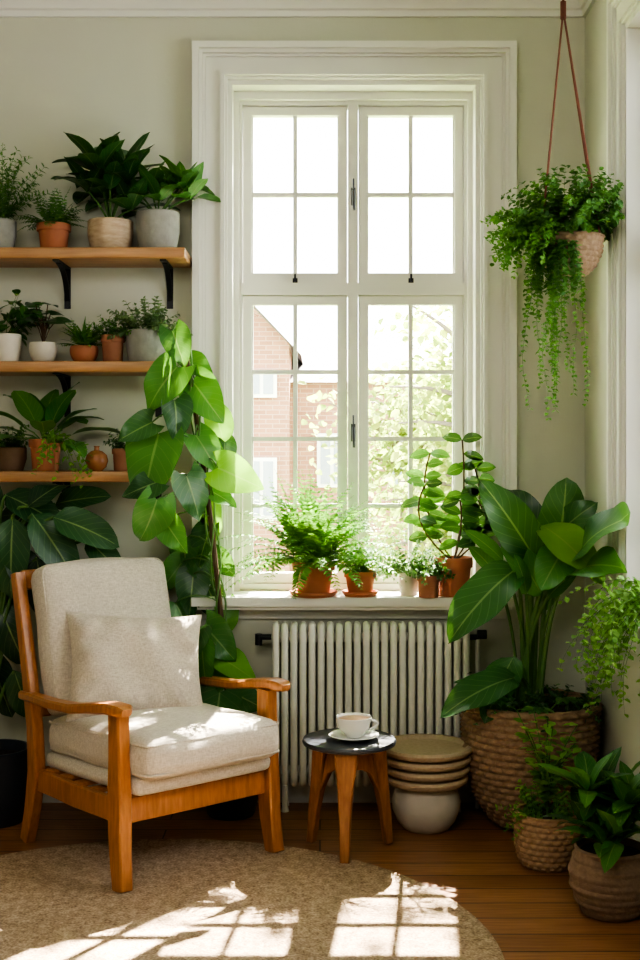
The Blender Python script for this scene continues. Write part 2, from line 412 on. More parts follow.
def make_window(name,mp,u0,u1,z0,z1,sp=.12,se=.13,ct=1.0):
    mb=MB()
    def B(a,b,m=M_trim): mb.box(mp(*a),mp(*b),m)
    for (o,w,t) in ((0,.010,.022),(.010,.016,.040),(.026,.008,.028),(.034,.050,.018),(.084,.010,.030),(.094,.014,.046),(.108,.025,.064)):
        t*=ct
        B((u0-o-w,0,z0+.018),(u0-o,-t,z1+o)); B((u1+o,0,z0+.018),(u1+o+w,-t,z1+o)); B((u0-o-w,0,z1+o),(u1+o+w,-t,z1+o+w))
    j=.018
    B((u0,0,z0+.018),(u0+j,.3,z1)); B((u1-j,0,z0+.018),(u1,.3,z1)); B((u0+j,0,z1-j),(u1-j,.3,z1)); B((u0+j,.13,z0),(u1-j,.3,z0+.025))
    B((u0+j,.09,z0+.018),(u0+j+.02,.118,z1-j)); B((u1-j-.02,.09,z0+.018),(u1-j,.118,z1-j)); B((u0+j+.02,.09,z1-j-.03),(u1-j-.02,.118,z1-j))
    f=.03; a0,a1=u0+j,u1-j; c=(a0+a1)/2; zt=z1-j; ztr=2.015
    B((a0,.12,z0+.025),(a0+f,.2,zt)); B((a1-f,.12,z0+.025),(a1,.2,zt)); B((a0+f,.12,zt-.045),(a1-f,.2,zt)); B((a0+f,.12,z0+.025),(a1-f,.2,z0+.045))
    B((a0+f,.112,ztr-.024),(a1-f,.2,ztr+.024))
    B((c-.02,.112,z0+.045),(c+.02,.2,ztr-.024)); B((c-.02,.112,ztr+.024),(c+.02,.2,zt-.045))
    B((c-.007,.10,z0+.05),(c+.007,.112,ztr-.03)); B((c-.007,.10,ztr+.03),(c+.007,.112,zt-.05))
    def sash(x0,x1,za,zb,rows):
        w=.034; x0+=.003; x1-=.003; za+=.003; zb-=.003
        B((x0,.135,za),(x0+w,.18,zb)); B((x1-w,.135,za),(x1,.18,zb)); g0,g1,h0,h1=x0+w,x1-w,za+w*1.15,zb-w
        B((g0,.135,h1),(g1,.18,zb)); B((g0,.135,za),(g1,.18,h0))
        # inner glazing bead
        B((g0,.148,h0),(g0+.006,.168,h1)); B((g1-.006,.148,h0),(g1,.168,h1))
        m=(g0+g1)/2; B((m-.0085,.143,h0),(m+.0085,.172,h1))
        for k in range(1,rows):
            z=h0+(h1-h0)*k/rows; B((g0+.006,.146,z-.0085),(m-.0085,.169,z+.0085)); B((m+.0085,.146,z-.0085),(g1-.006,.169,z+.0085))
        mb.add([mp(g0,.158,h0),mp(g1,.158,h0),mp(g1,.158,h1),mp(g0,.158,h1)],[(0,1,2,3)],M_glass)
    for x0,x1 in ((a0+f,c-.02),(c+.02,a1-f)):
        sash(x0,x1,z0+.045,ztr-.024,4); sash(x0,x1,ztr+.024,zt-.045,2)
        xm=(x0+x1)/2; B((xm-.010,.122,ztr+.026),(xm+.010,.134,ztr+.044),M_black); B((xm-.004,.112,ztr+.03),(xm+.004,.122,ztr+.06),M_black)
    for zz in (2.38,1.44):
        B((c-.009,.093,zz-.035),(c+.009,.0998,zz+.035),M_steel)
        mb.tube([mp(c,.10,zz+.02),mp(c,.068,zz+.02),mp(c,.062,zz+.0),mp(c+.002,.062,zz-.06)],[.006,.006,.0065,.005],M_steel,8)
        mb.tube([mp(c,.085,zz+.03),mp(c,.085,zz+.07)],.004,M_steel,6)
    B((u0-se,-sp,z0-.015),(u1+se,0.0,z0+.018)); B((u0,0,z0-.015),(u1,.13,z0+.018)); B((u0-se+.02,-sp+.02,z0-.03),(u1+se-.02,0,z0-.015)); B((u0-se+.03,-.02,z0-.075),(u1+se-.03,0,z0-.03))
    return mb.build(name)
make_window('window_1',lambda u,v,z:(u,YB+v,z),wx0,wx1,wz0,wz1)
make_window('window_2',lambda u,v,z:(XR+v,u,z),sy0,sy1,wz0,wz1,.03,.135,.5)
ZS=wz0+.018

# ------------------------------------------------------------------ radiator
mb=MB(); ns=22; x0,x1=-.185,.572; dx=(x1-x0)/ns; yf,yb=4.665,4.745; zb,zt=.10,.70
for i in range(ns):
    x=x0+dx*(i+.5)
    pts=[]
    for (cy,cz,a0) in ((yb-.022,zt-.03,0),(yf+.022,zt-.03,90),(yf+.022,zb+.03,180),(yb-.022,zb+.03,270)):
        for k in range(5):
            a=math.radians(a0+k*22.5); pts.append((x,cy+.022*math.cos(a),cz+.03*math.sin(a)))
    mb.tube(pts,.0138,M_rad,10,True)
    mb.tube([(x,(yf+yb)/2,zb+.01),(x,(yf+yb)/2,zt-.01)],.010,M_rad,8)
mb.tube([(x0,(yf+yb)/2,zt-.045),(x1,(yf+yb)/2,zt-.045)],.02,M_rad,12); mb.tube([(x0,(yf+yb)/2,zb+.045),(x1,(yf+yb)/2,zb+.045)],.02,M_rad,12)
for i in (1,ns-2):
    x=x0+dx*(i+.5)
    for y in (yf,yb): mb.tube([(x,y,0.0),(x,y,.02),(x,y,.10)],[.016,.012,.012],M_rad,8)
zv=zt-.045; ym=(yf+yb)/2
mb.tube([(x0,ym,zv),(x0-.05,ym,zv),(x0-.055,ym,zv)],[.011,.011,.008],M_black,10)
mb.tube([(x0-.05,ym,zv-.03),(x0-.05,ym,zv+.012)],.014,M_black,10); mb.tube([(x0-.055,ym,zv-.02),(x0-.055,YB-.005,zv-.02)],.007,M_black,8)
mb.tube([(x1,ym,zv),(x1+.035,ym,zv)],.011,M_black,10); mb.tube([(x1+.03,ym,zv+.01),(x1+.065,ym,zv+.01)],.018,M_black,12)
mb.tube([(x1+.03,ym,zv),(x1+.03,ym,.0)],.008,M_rad,8)
mb.build('radiator',((x0+x1)/2,ym,0))

# ------------------------------------------------------------------ shelves
def shelf(z,xe,brk):
    mb=MB(); mb.rbox(((-1.95+xe)/2,YB-.125,z-.02),(xe+1.95,.25,.04),.005,M_shelf,n=1)
    for x in brk:
        mb.box((x-.012,YB-.006,z-.20),(x+.012,YB,z-.046),M_black)
        mb.box((x-.012,YB-.22,z-.046),(x+.012,YB,z-.04),M_black)
        mb.sweep(bez((x,YB-.006,z-.17),(x,YB-.03,z-.06),(x,YB-.17,z-.046),8),.02,.006,(1,0,0),M_black)
    mb.build('wall_shelf',((-1.95+xe)/2,YB-.125,z))
Z1,Z2,Z3=2.122,1.70,1.292
shelf(Z1,-.50,(-.985,-.585,-1.6)); shelf(Z2,-.58,(-.985,-.63,-1.6)); shelf(Z3,-.58,(-.985,-.63,-1.6))
YS=4.665
# top shelf
mb=MB(); c=pot(mb,(-1.215,YS,Z1),.062,.05,.12,M_conc,'cyl'); stems(mb,c,34,.30,14,.032,.010,L_herb,(50,88),.4,'spiral',leafset=3,lim={'y':4.74}); mb.build('potted_rosemary',(-1.215,YS,Z1))
mb=MB(); c=pot(mb,(-1.01,YS,Z1),.064,.046,.105,M_terra); stems(mb,c,36,.16,11,.026,.009,L_herb,(20,85),1.0,'fern',lim={'y':4.74}); mb.build('potted_button_fern',(-1.01,YS,Z1))
mb=MB(); c=pot(mb,(-.795,YS,Z1),.086,.075,.118,M_pattern,'cyl')
for k in range(8):
    a=k*2.4; top=c+V((math.cos(a)*.08,math.sin(a)*.04-.01,rv(.14,.25) if k%2 else rv(.03,.12))); mb.tube([c,c*.4+top*.6+UP*.01,top],.004,L_stem,5)
    rosette(mb,top,8,.185,.075,L_deep,(5,80),.7,'oval',nl=8)
mb.build('potted_ficus',(-.795,YS,Z1))
mb=MB(); c=pot(mb,(-.615,YS,Z1),.082,.07,.15,M_conc,'cyl')
for k in range(7):
    a=k*2.4; top=c+V((math.cos(a)*.12,math.sin(a)*.04-.01,rv(.05,.17))); mb.tube([c,c*.4+top*.6+UP*.01,top],.004,L_stem,5)
    rosette(mb,top,7,.14,.066,L_mid,(5,80),.65,'oval',nl=7)
mb.build('potted_peperomia',(-.615,YS,Z1))
# middle shelf
mb=MB(); c=pot(mb,(-1.19,YS,Z2),.056,.045,.11,M_white,'cyl'); stems(mb,c,16,.20,6,.08,.05,L_mid,(40,88),.4,'spiral',big=True,lim={'y':4.72}); mb.build('potted_basil',(-1.19,YS,Z2))
mb=MB(); c=pot(mb,(-1.05,YS,Z2),.05,.03,.078,M_white,'bowl')
for k in range(13):
    a=k*2.4; top=c+V((math.cos(a)*rv(.01,.05),math.sin(a)*.04,rv(.06,.17))); mb.tube([c,c*.5+top*.5+V((0,0,.015)),top],.002,L_stemb,5)
    leaf(mb,top,(math.cos(a),math.sin(a)-.3,.1),.066,.058,L_deep,'heart',n=(0,-.6,1),nl=6)
mb.build('potted_pilea',(-1.05,YS,Z2))
mb=MB(); c=pot(mb,(-.895,YS,Z2),.05,.03,.065,M_terra,'bowl'); rosette(mb,c,34,.12,.016,L_mid,(10,85),.6,'lance',nl=5); stems(mb,c,20,.13,8,.022,.009,L_fern,(20,80),.7,lim={'y':4.74}); mb.build('potted_aloe',(-.895,YS,Z2))
mb=MB(); c=pot(mb,(-.785,YS-.01,Z2),.045,.034,.105,M_terra2); stems(mb,c,20,.09,8,.022,.012,L_herb,(30,85),.6,'spiral',leafset=2); mb.build('potted_thyme',(-.785,YS,Z2))
mb=MB(); c=pot(mb,(-.66,YS,Z2),.075,.068,.125,M_conc,'cyl'); stems(mb,c,46,.14,9,.026,.017,L_grey,(15,85),.8,'spiral',leafset=3,r0=.05,lim={'y':4.74}); mb.build('potted_oregano',(-.66,YS,Z2))
# lower shelf
mb=MB(); c=pot(mb,(-1.17,YS,Z3),.056,.045,.09,M_leather,'cyl'); stems(mb,c,24,.10,8,.022,.013,L_herb,(30,85),.7,'spiral',leafset=2); mb.build('potted_sage',(-1.17,YS,Z3))
mb=MB(); c=pot(mb,(-1.035,YS-.03,Z3),.062,.046,.12,M_terra)
rosette(mb,c,18,.20,.095,L_mid,(0,78),.9,'big',stalk=.09,nl=9,lim={'zt':Z2-.07}); stems(mb,c+V((.05,-.05,0)),16,.26,9,.034,.022,L_bright,(10,50),2.2,'spiral',az=(-100,-20),lim={'y':4.53}); mb.build('potted_dieffenbachia',(-1.035,YS,Z3))
mb=MB(); mb.lathe([(0,0),(.02,0),(.036,.015),(.043,.038),(.038,.06),(.022,.074),(.010,.078),(.009,.09),(.012,.094),(.007,.094),(.005,.08)],(-.84,YS-.04,Z3),simple('glazed_amber',(.50,.24,.11),(.28,.10,.05),.25,40),28); mb.build('ceramic_bud_vase',(-.84,YS-.04,Z3))
mb=MB(); c=pot(mb,(-.745,YS,Z3),.044,.034,.085,M_terra2); stems(mb,c,18,.09,8,.02,.012,L_deep,(30,85),.6,'spiral',leafset=2); mb.build('potted_mint',(-.745,YS,Z3))

# ------------------------------------------------------------------ climbing philodendron
mb=MB(); pc=V((-.335,4.63,0))
c=pot(mb,pc,.115,.09,.22,M_dark,'cyl')
pole=bez(pc+UP*.2,(-.38,4.70,1.0),(-.50,4.52,1.76),24)
mb.tube(pole,.010,L_stemb,8)
for k in range(3):
    mb.tube([p+V((.022*math.cos(i*.7+k*2.1),.018*math.sin(i*.7+k*2.1),0)) for i,p in enumerate(pole)],.004,L_stem,5)
B_,M_,D_=L_bright,L_mid,L_deep
lv=[(-.52,1.76,.12,-75,M_),(-.56,1.62,.17,-125,M_),(-.43,1.57,.16,-50,M_),(-.38,1.46,.12,-80,B_),(-.65,1.45,.12,-165,D_),(-.61,1.34,.23,-115,M_),(-.43,1.38,.14,-65,M_),(-.32,1.28,.16,-35,B_),
(-.61,1.13,.16,-105,M_),(-.42,1.12,.12,-90,B_),(-.52,.98,.13,-95,M_),(-.49,.84,.14,-105,D_),(-.41,.79,.13,-75,D_),(-.39,.67,.15,-60,M_),(-.47,.66,.14,-120,D_),
(-.33,.57,.14,-30,B_),(-.42,.52,.16,-90,M_),(-.38,.40,.18,-90,D_),(-.48,.45,.14,-130,M_),(-.30,.45,.14,-40,M_),(-.63,1.24,.12,-150,D_),(-.52,1.50,.13,-70,D_),(-.47,1.22,.15,-80,D_),(-.46,1.68,.11,-30,M_),(-.38,1.20,.10,-30,M_),(-.46,.92,.11,-60,M_),(-.36,.74,.11,-70,B_),(-.54,1.07,.12,-60,M_),(-.36,1.36,.10,-100,D_),
(-.44,1.02,.13,-110,D_),(-.53,.74,.13,-70,M_),(-.38,.94,.10,-50,M_),(-.43,.60,.13,-80,M_),(-.56,.90,.12,-120,M_)]
for i,(x,z,s,ang,mt) in enumerate(lv):
    fr=(x<-.48 and z>1.05)
    j=min(pole,key=lambda p:abs(p.z-z-.03)); y=rv(4.42,4.50) if fr else (rv(4.70,4.74) if .7<z<1.17 else rv(4.50,4.66)); a=math.radians(ang+rv(-12,12))
    d=V((math.cos(a),rv(-.35,.1),math.sin(a))).normalized(); top=V((x,y,z))-d*s*.4
    mb.tube(bez(j,(j+top)*.5+V((0,-.03,.06)),top,6),.003,L_stem,5)
    ym_=4.54 if fr else 4.73
    leaf(mb,top,d,s*1.2,s*.95,mt,'heart',n=V((rv(-.6,.6),-1,rv(.1,.9))),droop=rv(.2,.9) if fr else .3,fold=rv(.05,.3),nl=12,wav=.7,clampf=lambda p:clampp(p,{'y':ym_}))
mb.build('climbing_philodendron',pc)

# dark corner plant
mb=MB(); pc=V((-1.21,4.55,0)); c=pot(mb,pc,.14,.12,.27,M_dark,'cyl')
lv=[(-1.13,.99,.30,-100),(-.97,1.03,.30,-50),(-1.06,1.16,.26,-20),(-.86,1.09,.27,-15),(-.9,1.19,.22,10),(-1.17,.82,.30,-120),(-1.14,.70,.26,-70),(-1.2,.5,.26,-80),(-1.25,1.22,.26,110),(-1.02,.86,.26,-80),(-1.35,.9,.28,-150),(-1.4,1.1,.28,170),(-1.35,.6,.26,-110),(-1.1,.46,.22,-70),(-.80,.98,.2,-40),(-1.15,1.10,.28,-140),(-1.0,1.22,.2,40),(-1.08,.92,.26,-60)]
for x,z,s,ang in lv:
    y=rv(4.47,4.6); a=math.radians(ang+rv(-10,10)); d=V((math.cos(a),rv(-.25,.05),math.sin(a))).normalized(); top=V((x,y,z))-d*s*.45
    mb.tube(bez(c,(c.x,c.y,z),top,8),.006,L_stem,6)
    leaf(mb,top,d,s,s*.5,L_dark,'big',n=V((rv(-.3,.3),-.9,.7)),droop=rv(.3,.9),fold=.2,nl=10,wav=.6,clampf=lambda p:clampp(p,{'zt':Z3-.05}))
mb.build('potted_rubber_plant',pc)

# ------------------------------------------------------------------ sill plants
YW=4.745
mb=MB(); c=pot(mb,(-.025,YW,ZS),.083,.058,.125,M_terra,saucer=True)
stems(mb,c,65,.38,18,.038,.014,L_fern,(20,75),1.2,'fern',r0=.04,lim={'y':4.88},az=(150,390)); stems(mb,c,60,.38,17,.038,.014,L_fern,(55,88),.8,'fern',r0=.04,lim={'y':4.88}); mb.build('boston_fern',(-.025,YW,ZS))
mb=MB(); c=pot(mb,(.155,YW,ZS),.062,.044,.088,M_terra,saucer=True); stems(mb,c,40,.22,14,.020,.007,L_fern,(35,88),.9,'fern',lim={'y':4.88}); mb.build('asparagus_fern',(.155,YW,ZS))
mb=MB(); c=pot(mb,(.345,YW+.02,ZS),.040,.034,.09,M_white,'cyl'); stems(mb,c,40,.16,9,.022,.015,L_grey,(10,85),.8,'spiral',leafset=3,r0=.03,lim={'y':4.88}); mb.build('potted_lavender',(.345,YW,ZS))
mb=MB(); c=pot(mb,(.415,YW-.045,ZS),.044,.036,.085,M_terra2); stems(mb,c,24,.10,8,.022,.015,L_herb,(20,85),.9,'spiral',leafset=3,r0=.03); mb.build('potted_marjoram',(.415,YW-.045,ZS))
mb=MB(); c=pot(mb,(.515,YW,ZS),.074,.055,.15,M_terra)
for (dx_,dz,dy) in ((-.09,.42,0),(.03,.47,-.03),(.08,.36,-.02),(.02,.24,-.05),(-.11,.30,-.02),(.09,.24,-.04)):
    top=c+V((dx_,dy,dz)); pts=bez(c,c+V((dx_*1.8,dy,dz*.5)),top,9); mb.tube(pts,.0035,L_stemb,5)
    for k in range(3,10):
        for sg in ((-1,1) if k%2 else (1,)):
            a=rv(-.5,.5); leaf(mb,pts[k],(sg*math.cos(a),math.sin(a)*.8-.2,rv(-.3,.5)),rv(.065,.09),rv(.042,.056),R.choice([L_mid,L_mid,L_deep]),'oval',n=(rv(-.4,.4),-1,.7),nl=6,clampf=lambda p:clampp(p,{'y':4.88}))
mb.build('potted_jade_plant',(.515,YW,ZS))

# ------------------------------------------------------------------ hanging basket
mb=MB(); hc=V((.858,4.22,1.965))
woven(mb,hc,[(.0,0),(.05,.0),(.085,.03),(.108,.08),(.112,.125),(.118,.135),(.108,.14)],M_wick,12,20,.004)
mb.lathe([(.105,.125),(0,.13)],hc,M_soil,20)
apex=V((.835,4.22,2.88)); mb.tube([apex,(.833,4.22,ZC)],.004,M_rope,6); mb.tube([apex-UP*.03,apex+UP*.03],.010,M_rope,8)
mb.tube([(.833,4.22,ZC-.03),(.833,4.22,ZC)],.014,M_black,8)
for a in (20,140,200,320):
    t=math.radians(a); mb.tube([apex,hc+V((math.cos(t)*.112,math.sin(t)*.112,.135))],.0035,M_rope,6)
hs=hc+UP*.13
stems(mb,hs,150,.235,12,.027,.022,L_herb,(20,88),.6,'spiral',leafset=3,r0=.08,sr=.001,lim={'x':.99})
stems(mb,hs+V((-.03,0,.02)),60,.23,14,.025,.021,L_fern,(0,70),1.5,'spiral',leafset=3,r0=.09,sr=.001,az=(90,280))
stems(mb,hs+V((-.04,-.05,-.02)),20,.26,16,.025,.021,L_herb,(-20,30),6,'spiral',leafset=3,r0=.07,sr=.001,az=(160,310))
stems(mb,hs+V((-.04,-.02,0)),13,.62,36,.023,.019,L_fern,(-50,0),14,'spiral',leafset=2,r0=.08,sr=.0012,az=(190,300),jit=.16)
mb.build('hanging_plant_basket',hc)

# ------------------------------------------------------------------ large planter
mb=MB(); pc=V((.768,4.50,0))
woven(mb,pc,[(0,0),(.10,0),(.14,.02),(.195,.10),(.228,.20),(.243,.31),(.246,.42),(.253,.44),(.253,.455),(.235,.46),(.228,.43)],M_wick,26,26,.010)
mb.lathe([(.236,.425),(.1,.435),(0,.44)],pc,M_soil,32)
stems(mb,pc+V((0,0,.43)),60,.11,6,.035,.022,L_deep,(20,80),1.0,'spiral',leafset=2,r0=.2)
cc=pc+UP*.42
BL=[((.78,4.45,.97),(.60,4.32,1.24),.16,L_deep,(-.2,-1,.5)),((.71,4.40,.95),(.45,4.24,.74),.18,L_mid,(-.3,-1,.9)),((.70,4.38,.56),(.43,4.2,.49),.14,L_deep,(0,-.8,1)),
((.86,4.50,.98),(.90,4.46,1.25),.20,L_deep,(.1,-1,.1)),((.80,4.44,1.10),(.97,4.25,.94),.15,L_bright,(0,-1,.8)),((.92,4.40,.98),(1.0,3.98,1.20),.17,L_mid,(-.7,-.5,.7)),
((.90,4.42,.92),(1.0,4.02,1.02),.15,L_mid,(-.5,-.6,.9)),((.80,4.45,.85),(.67,4.38,1.05),.12,L_mid,(.1,-1,.4)),((.84,4.6,1.0),(.72,4.7,1.22),.15,L_dark,(0,-1,.2)),
((.70,4.45,.62),(.58,4.3,.44),.13,L_deep,(-.2,-1,.8)),((.88,4.42,1.02),(.78,4.3,.90),.14,L_mid,(0,-1,.7)),((.86,4.5,1.05),(.97,4.4,1.18),.12,L_deep,(-.3,-1,.5))]
for i,(b,t,w,m,n) in enumerate(BL):
    b=V(b);t=V(t); root=cc+V((rv(-.06,.06),rv(-.05,.05),0)); 
    mb.tube(bez(root,(root.x*.75+b.x*.25,root.y,b.z*.8+.1),b,12),[.011-.006*k/12 for k in range(13)],L_stem,8)
    d=t-b; leaf(mb,b,d+V(n).normalized()*d.length*.25,d.length*1.08,w,m,'big',n=n,droop=.75,fold=.16,nl=14,wav=1.1,clampf=clampp)
for k in range(6):
    root=cc+V((rv(-.07,.07),rv(-.05,.05),0)); a=k*1.05+.3; top=root+V((math.cos(a)*.1,math.sin(a)*.08,rv(.35,.6))); mb.tube(bez(root,root+UP*.3,top,8),.006,L_stem,6)
    leaf(mb,top,(math.cos(a)*.7,math.sin(a)*.5,.7),rv(.12,.2),.07,L_mid,'big',n=(0,-.7,.7),nl=10,clampf=clampp)
for k in range(9):
    a=math.radians(rv(170,300)); root=pc+V((math.cos(a)*.12,math.sin(a)*.12,.44)); top=root+V((math.cos(a)*.08,math.sin(a)*.06,rv(.02,.10))); mb.tube([root,top],.003,L_stem,5)
    for q in (-.8,-.4,0,.4,.8): leaf(mb,top,(math.cos(a+q),math.sin(a+q),.1),.085,.03,L_mid,'oval',nl=5,clampf=clampp)
mb.build('potted_philodendron',pc)

# side sill airy plant
mb=MB(); pc=V((1.10,3.84,ZS)); c=pot(mb,pc,.07,.052,.12,M_terra)
stems(mb,c,40,.44,16,.030,.024,L_airy,(-15,35),2.2,'spiral',az=(130,215),leafset=2,r0=.04,lim={'x':1.13},sr=.0015,jit=.2)
mb.build('potted_maidenhair_fern',pc)

# small basket plants at right
mb=MB(); pc=V((.75,4.06,0))
woven(mb,pc,[(0,0),(.075,0),(.09,.015),(.102,.06),(.106,.11),(.104,.15),(.108,.17),(.106,.18),(.097,.18),(.095,.16)],M_wick2,15,20,.006)
mb.lathe([(.097,.155),(0,.165)],pc,M_soil,20)
for k in range(13):
    a=rv(0,6.28); root=pc+UP*.16; top=root+V((math.cos(a)*.10,math.sin(a)*.08,rv(.15,.36))); pts=bez(root,root+V((0,0,.15)),top,9); mb.tube(pts,.002,L_stem,5)
    for p in pts[2:]:
        for _ in range(2):
            b=rv(0,6.28); leaf(mb,p,(math.cos(b),math.sin(b),rv(0,.6)),rv(.035,.055),rv(.022,.032),R.choice([L_bright,L_airy]),'oval',nl=3,clampf=clampp)
stems(mb,pc+UP*.16,40,.13,8,.022,.015,L_bright,(10,80),1.0,'spiral',leafset=2,r0=.06)
mb.build('potted_ivy',pc)
mb=MB(); pc=V((.86,3.64,0))
prof=[(0,0),(.075,0),(.09,.01),(.112,.06),(.122,.11),(.118,.15),(.105,.175),(.108,.195),(.098,.2),(.092,.18)]
woven(mb,pc,prof,M_wick3,14,1,.004,40)
mb.lathe([(.1,.175),(0,.185)],pc,M_soil,20)
for k in range(11):
    a=k*2.4; top=pc+UP*.18+V((math.cos(a)*.07,math.sin(a)*.07,rv(.04,.22))); mb.tube([pc+UP*.17,pc+UP*.2+V((math.cos(a)*.04,math.sin(a)*.04,.04)),top],.004,L_stem,5)
    rosette(mb,top,8,.16,.060,R.choice([L_deep,L_mid]),(0,75),.8,'oval',nl=7)
mb.build('potted_peace_lily',pc)

# ------------------------------------------------------------------ rug
mb=MB(); mb.lathe([(0,.0005),(1.0,.0005),(1.006,.004),(1.0,.008),(.97,.008),(0,.008)],(-.51,3.31,0),M_rug,128); mb.build('round_jute_rug',(-.51,3.31,0))

# ------------------------------------------------------------------ armchair
mb=MB(); X=V((1,0,0))
for s in (-1,1):
    mb.sweep([(s*.297,-.315,0),(s*.293,-.295,.12),(s*.29,-.285,.26),(s*.29,-.283,.40),(s*.29,-.28,.545)],.046,[.058,.072,.085,.066,.062],X,M_chairw)
    mb.sweep([(s*.290,.34,0),(s*.29,.30,.12),(s*.29,.272,.25),(s*.29,.285,.40),(s*.29,.325,.58),(s*.29,.375,.77),(s*.29,.418,.925)],.042,[.045,.055,.066,.056,.05,.046,.038],X,M_chairw)
    arm=[V((s*.30,.35,.505)),V((s*.31,.25,.512)),V((s*.318,.10,.515)),V((s*.32,-.05,.525)),V((s*.318,-.18,.548)),V((s*.313,-.28,.562)),V((s*.31,-.345,.562)),V((s*.31,-.362,.558))]
    mb.sweep(arm,[.04,.046,.052,.058,.066,.07,.062,.035],[.03,.03,.03,.03,.032,.034,.032,.022],X,M_chairw,.45)
    mb.sweep([(s*.285,-.27,.235),(s*.285,0,.225),(s*.285,.27,.225)],.026,.075,X,M_chairw)
for y,z,h in ((-.285,.235,.08),(.275,.225,.07)): mb.rbox((0,y,z),(.56,.026,h),.006,M_chairw,n=1)
rb=Matrix.Rotation(math.radians(-15.5),3,'X')
mb.rbox((0,.412,.90),(.56,.028,.07),.008,M_chairw,rb,n=1); mb.rbox((0,.30,.46),(.56,.026,.06),.008,M_chairw,rb,n=1)
for x in (-.2,-.1,0,.1,.2): mb.sweep([(x,.30,.44),(x,.412,.90)],.035,.012,X,M_chairw)
for y in (-.2,-.1,0,.1,.2): mb.rbox((0,y,.262),(.56,.05,.014),.004,M_chairw,n=1)
rs=Matrix.Rotation(math.radians(-2.5),3,'X')
mb.rbox((0,-.04,.302),(.53,.62,.062),.028,M_fab,rs,(.006,.006,.006),4)
mb.rbox((0,-.075,.392),(.535,.66,.13),.045,M_fab,rs,(.012,.014,.022),9,.0022)
def piping(c,hx,hy,z,r,rot,rc=.04):
    pts=[]
    for sx,sy,a0 in ((1,1,0),(-1,1,90),(-1,-1,180),(1,-1,270)):
        for k in range(5):
            a=math.radians(a0+k*22.5); pts.append(V(c)+rot@V((sx*(hx-rc)+rc*math.cos(a),sy*(hy-rc)+rc*math.sin(a),z)))
    mb.tube(pts,r,M_fab,6,True)
piping((0,-.075,.392),.262,.325,.045,.004,rs,.03); piping((0,-.075,.392),.262,.325,-.045,.004,rs,.03)
rb2=Matrix.Rotation(math.radians(-14),3,'X')
mb.rbox((0,.295,.695),(.515,.12,.53),.045,M_fab,rb2,(.01,.022,.012),9,.0025)
rr=rb2@Matrix.Rotation(math.radians(90),3,'X')
piping((0,.295,.695),.25,.258,.042,.004,rr,.035)
# pillow
pm=Matrix.Rotation(math.radians(-16),3,'Z')@Matrix.Rotation(math.radians(-24),3,'X')@Matrix.Rotation(math.radians(5),3,'Y')
pcn=V((.005,.10,.604)); N=36; vs=[];fs=[]
for side in (-1,1):
    o=len(vs)
    for i in range(N+1):
        for j in range(N+1):
            u=-1+2*i/N; w=-1+2*j/N; k=max(0,(1-u**4)*(1-w**4)); th=.080*k**.62
            px=.248*u*(1-.085*(1-w*w)*u*u); pz=.196*w*(1-.10*(1-u*u)*w*w)
            e=max(abs(u),abs(w)); cr=(.006*math.sin(u*7+w*4)+.004*math.sin(u*w*12+u*6)+.011*math.sin(math.atan2(w,u)*14+u*2)*max(0,e-.4))*min(1,k*2)
            vs.append(pcn+pm@V((px,side*(th+cr),pz)))
    for i in range(N):
        for j in range(N):
            q=(o+i*(N+1)+j,o+(i+1)*(N+1)+j,o+(i+1)*(N+1)+j+1,o+i*(N+1)+j+1); fs.append(q if side<0 else q[::-1])
mb.add(vs,fs,M_fab2)
chair=mb.build('armchair',(-.584,4.234,.008),math.radians(39.8),local=True)

# ------------------------------------------------------------------ stool
mb=MB(); c=V((.1,4.21,0)); TZ=.385
mb.lathe([(0,TZ-.022),(.150,TZ-.022),(.158,TZ-.018),(.161,TZ-.010),(.158,TZ-.002),(.153,TZ),(0,TZ)],c,M_stooltop,56)
mb.lathe([(0,TZ-.045),(.085,TZ-.045),(.09,TZ-.022),(0,TZ-.022)],c,M_stoolw,32)
for a in (-97,25,150):
    t=math.radians(a); o=V((math.cos(t),math.sin(t),0)); sd=V((-o.y,o.x,0))
    mb.sweep([c+o*.150+UP*.008,c+o*.138+UP*.12,c+o*.118+UP*.24,c+o*.098+UP*.363],[.032,.038,.052,.085],[.026,.034,.044,.052],sd,M_stoolw)
    mb.sweep([c+o*.118+UP*.20,c+o*.10+UP*.27,c+o*.06+UP*.31,c+o*.0+UP*.315],.036,[.03,.06,.08,.08],sd,M_stoolw)
mb.build('side_table',c)
# cup and saucer
mb=MB(); c=V((.115,4.19,TZ+.001))
mb.lathe([(0,0),(.045,0),(.05,.003),(.082,.013),(.086,.016),(.082,.018),(.05,.008),(0,.007)],c,M_porc,44); mb.build('saucer',c)
mb=MB(); c=V((.115,4.19,TZ+.010))
mb.lathe([(0,0),(.026,0),(.028,.005),(.034,.01),(.05,.028),(.059,.052),(.062,.066),(.0605,.068),(.057,.066),(.05,.04),(.03,.014),(0,.01)],c,M_porc,44)
mb.lathe([(.0565,.060),(.03,.061),(0,.061)],c,M_coffee,32)
hp=[c+V((.052,-.0,.055)),c+V((.072,-.004,.058)),c+V((.083,-.006,.046)),c+V((.076,-.005,.028)),c+V((.048,0,.022))]
mb.tube([p for k in range(0,3,2) for p in bez(hp[k],hp[k+1],hp[k+2],6)],.0045,M_porc,8); mb.build('coffee_cup',c)

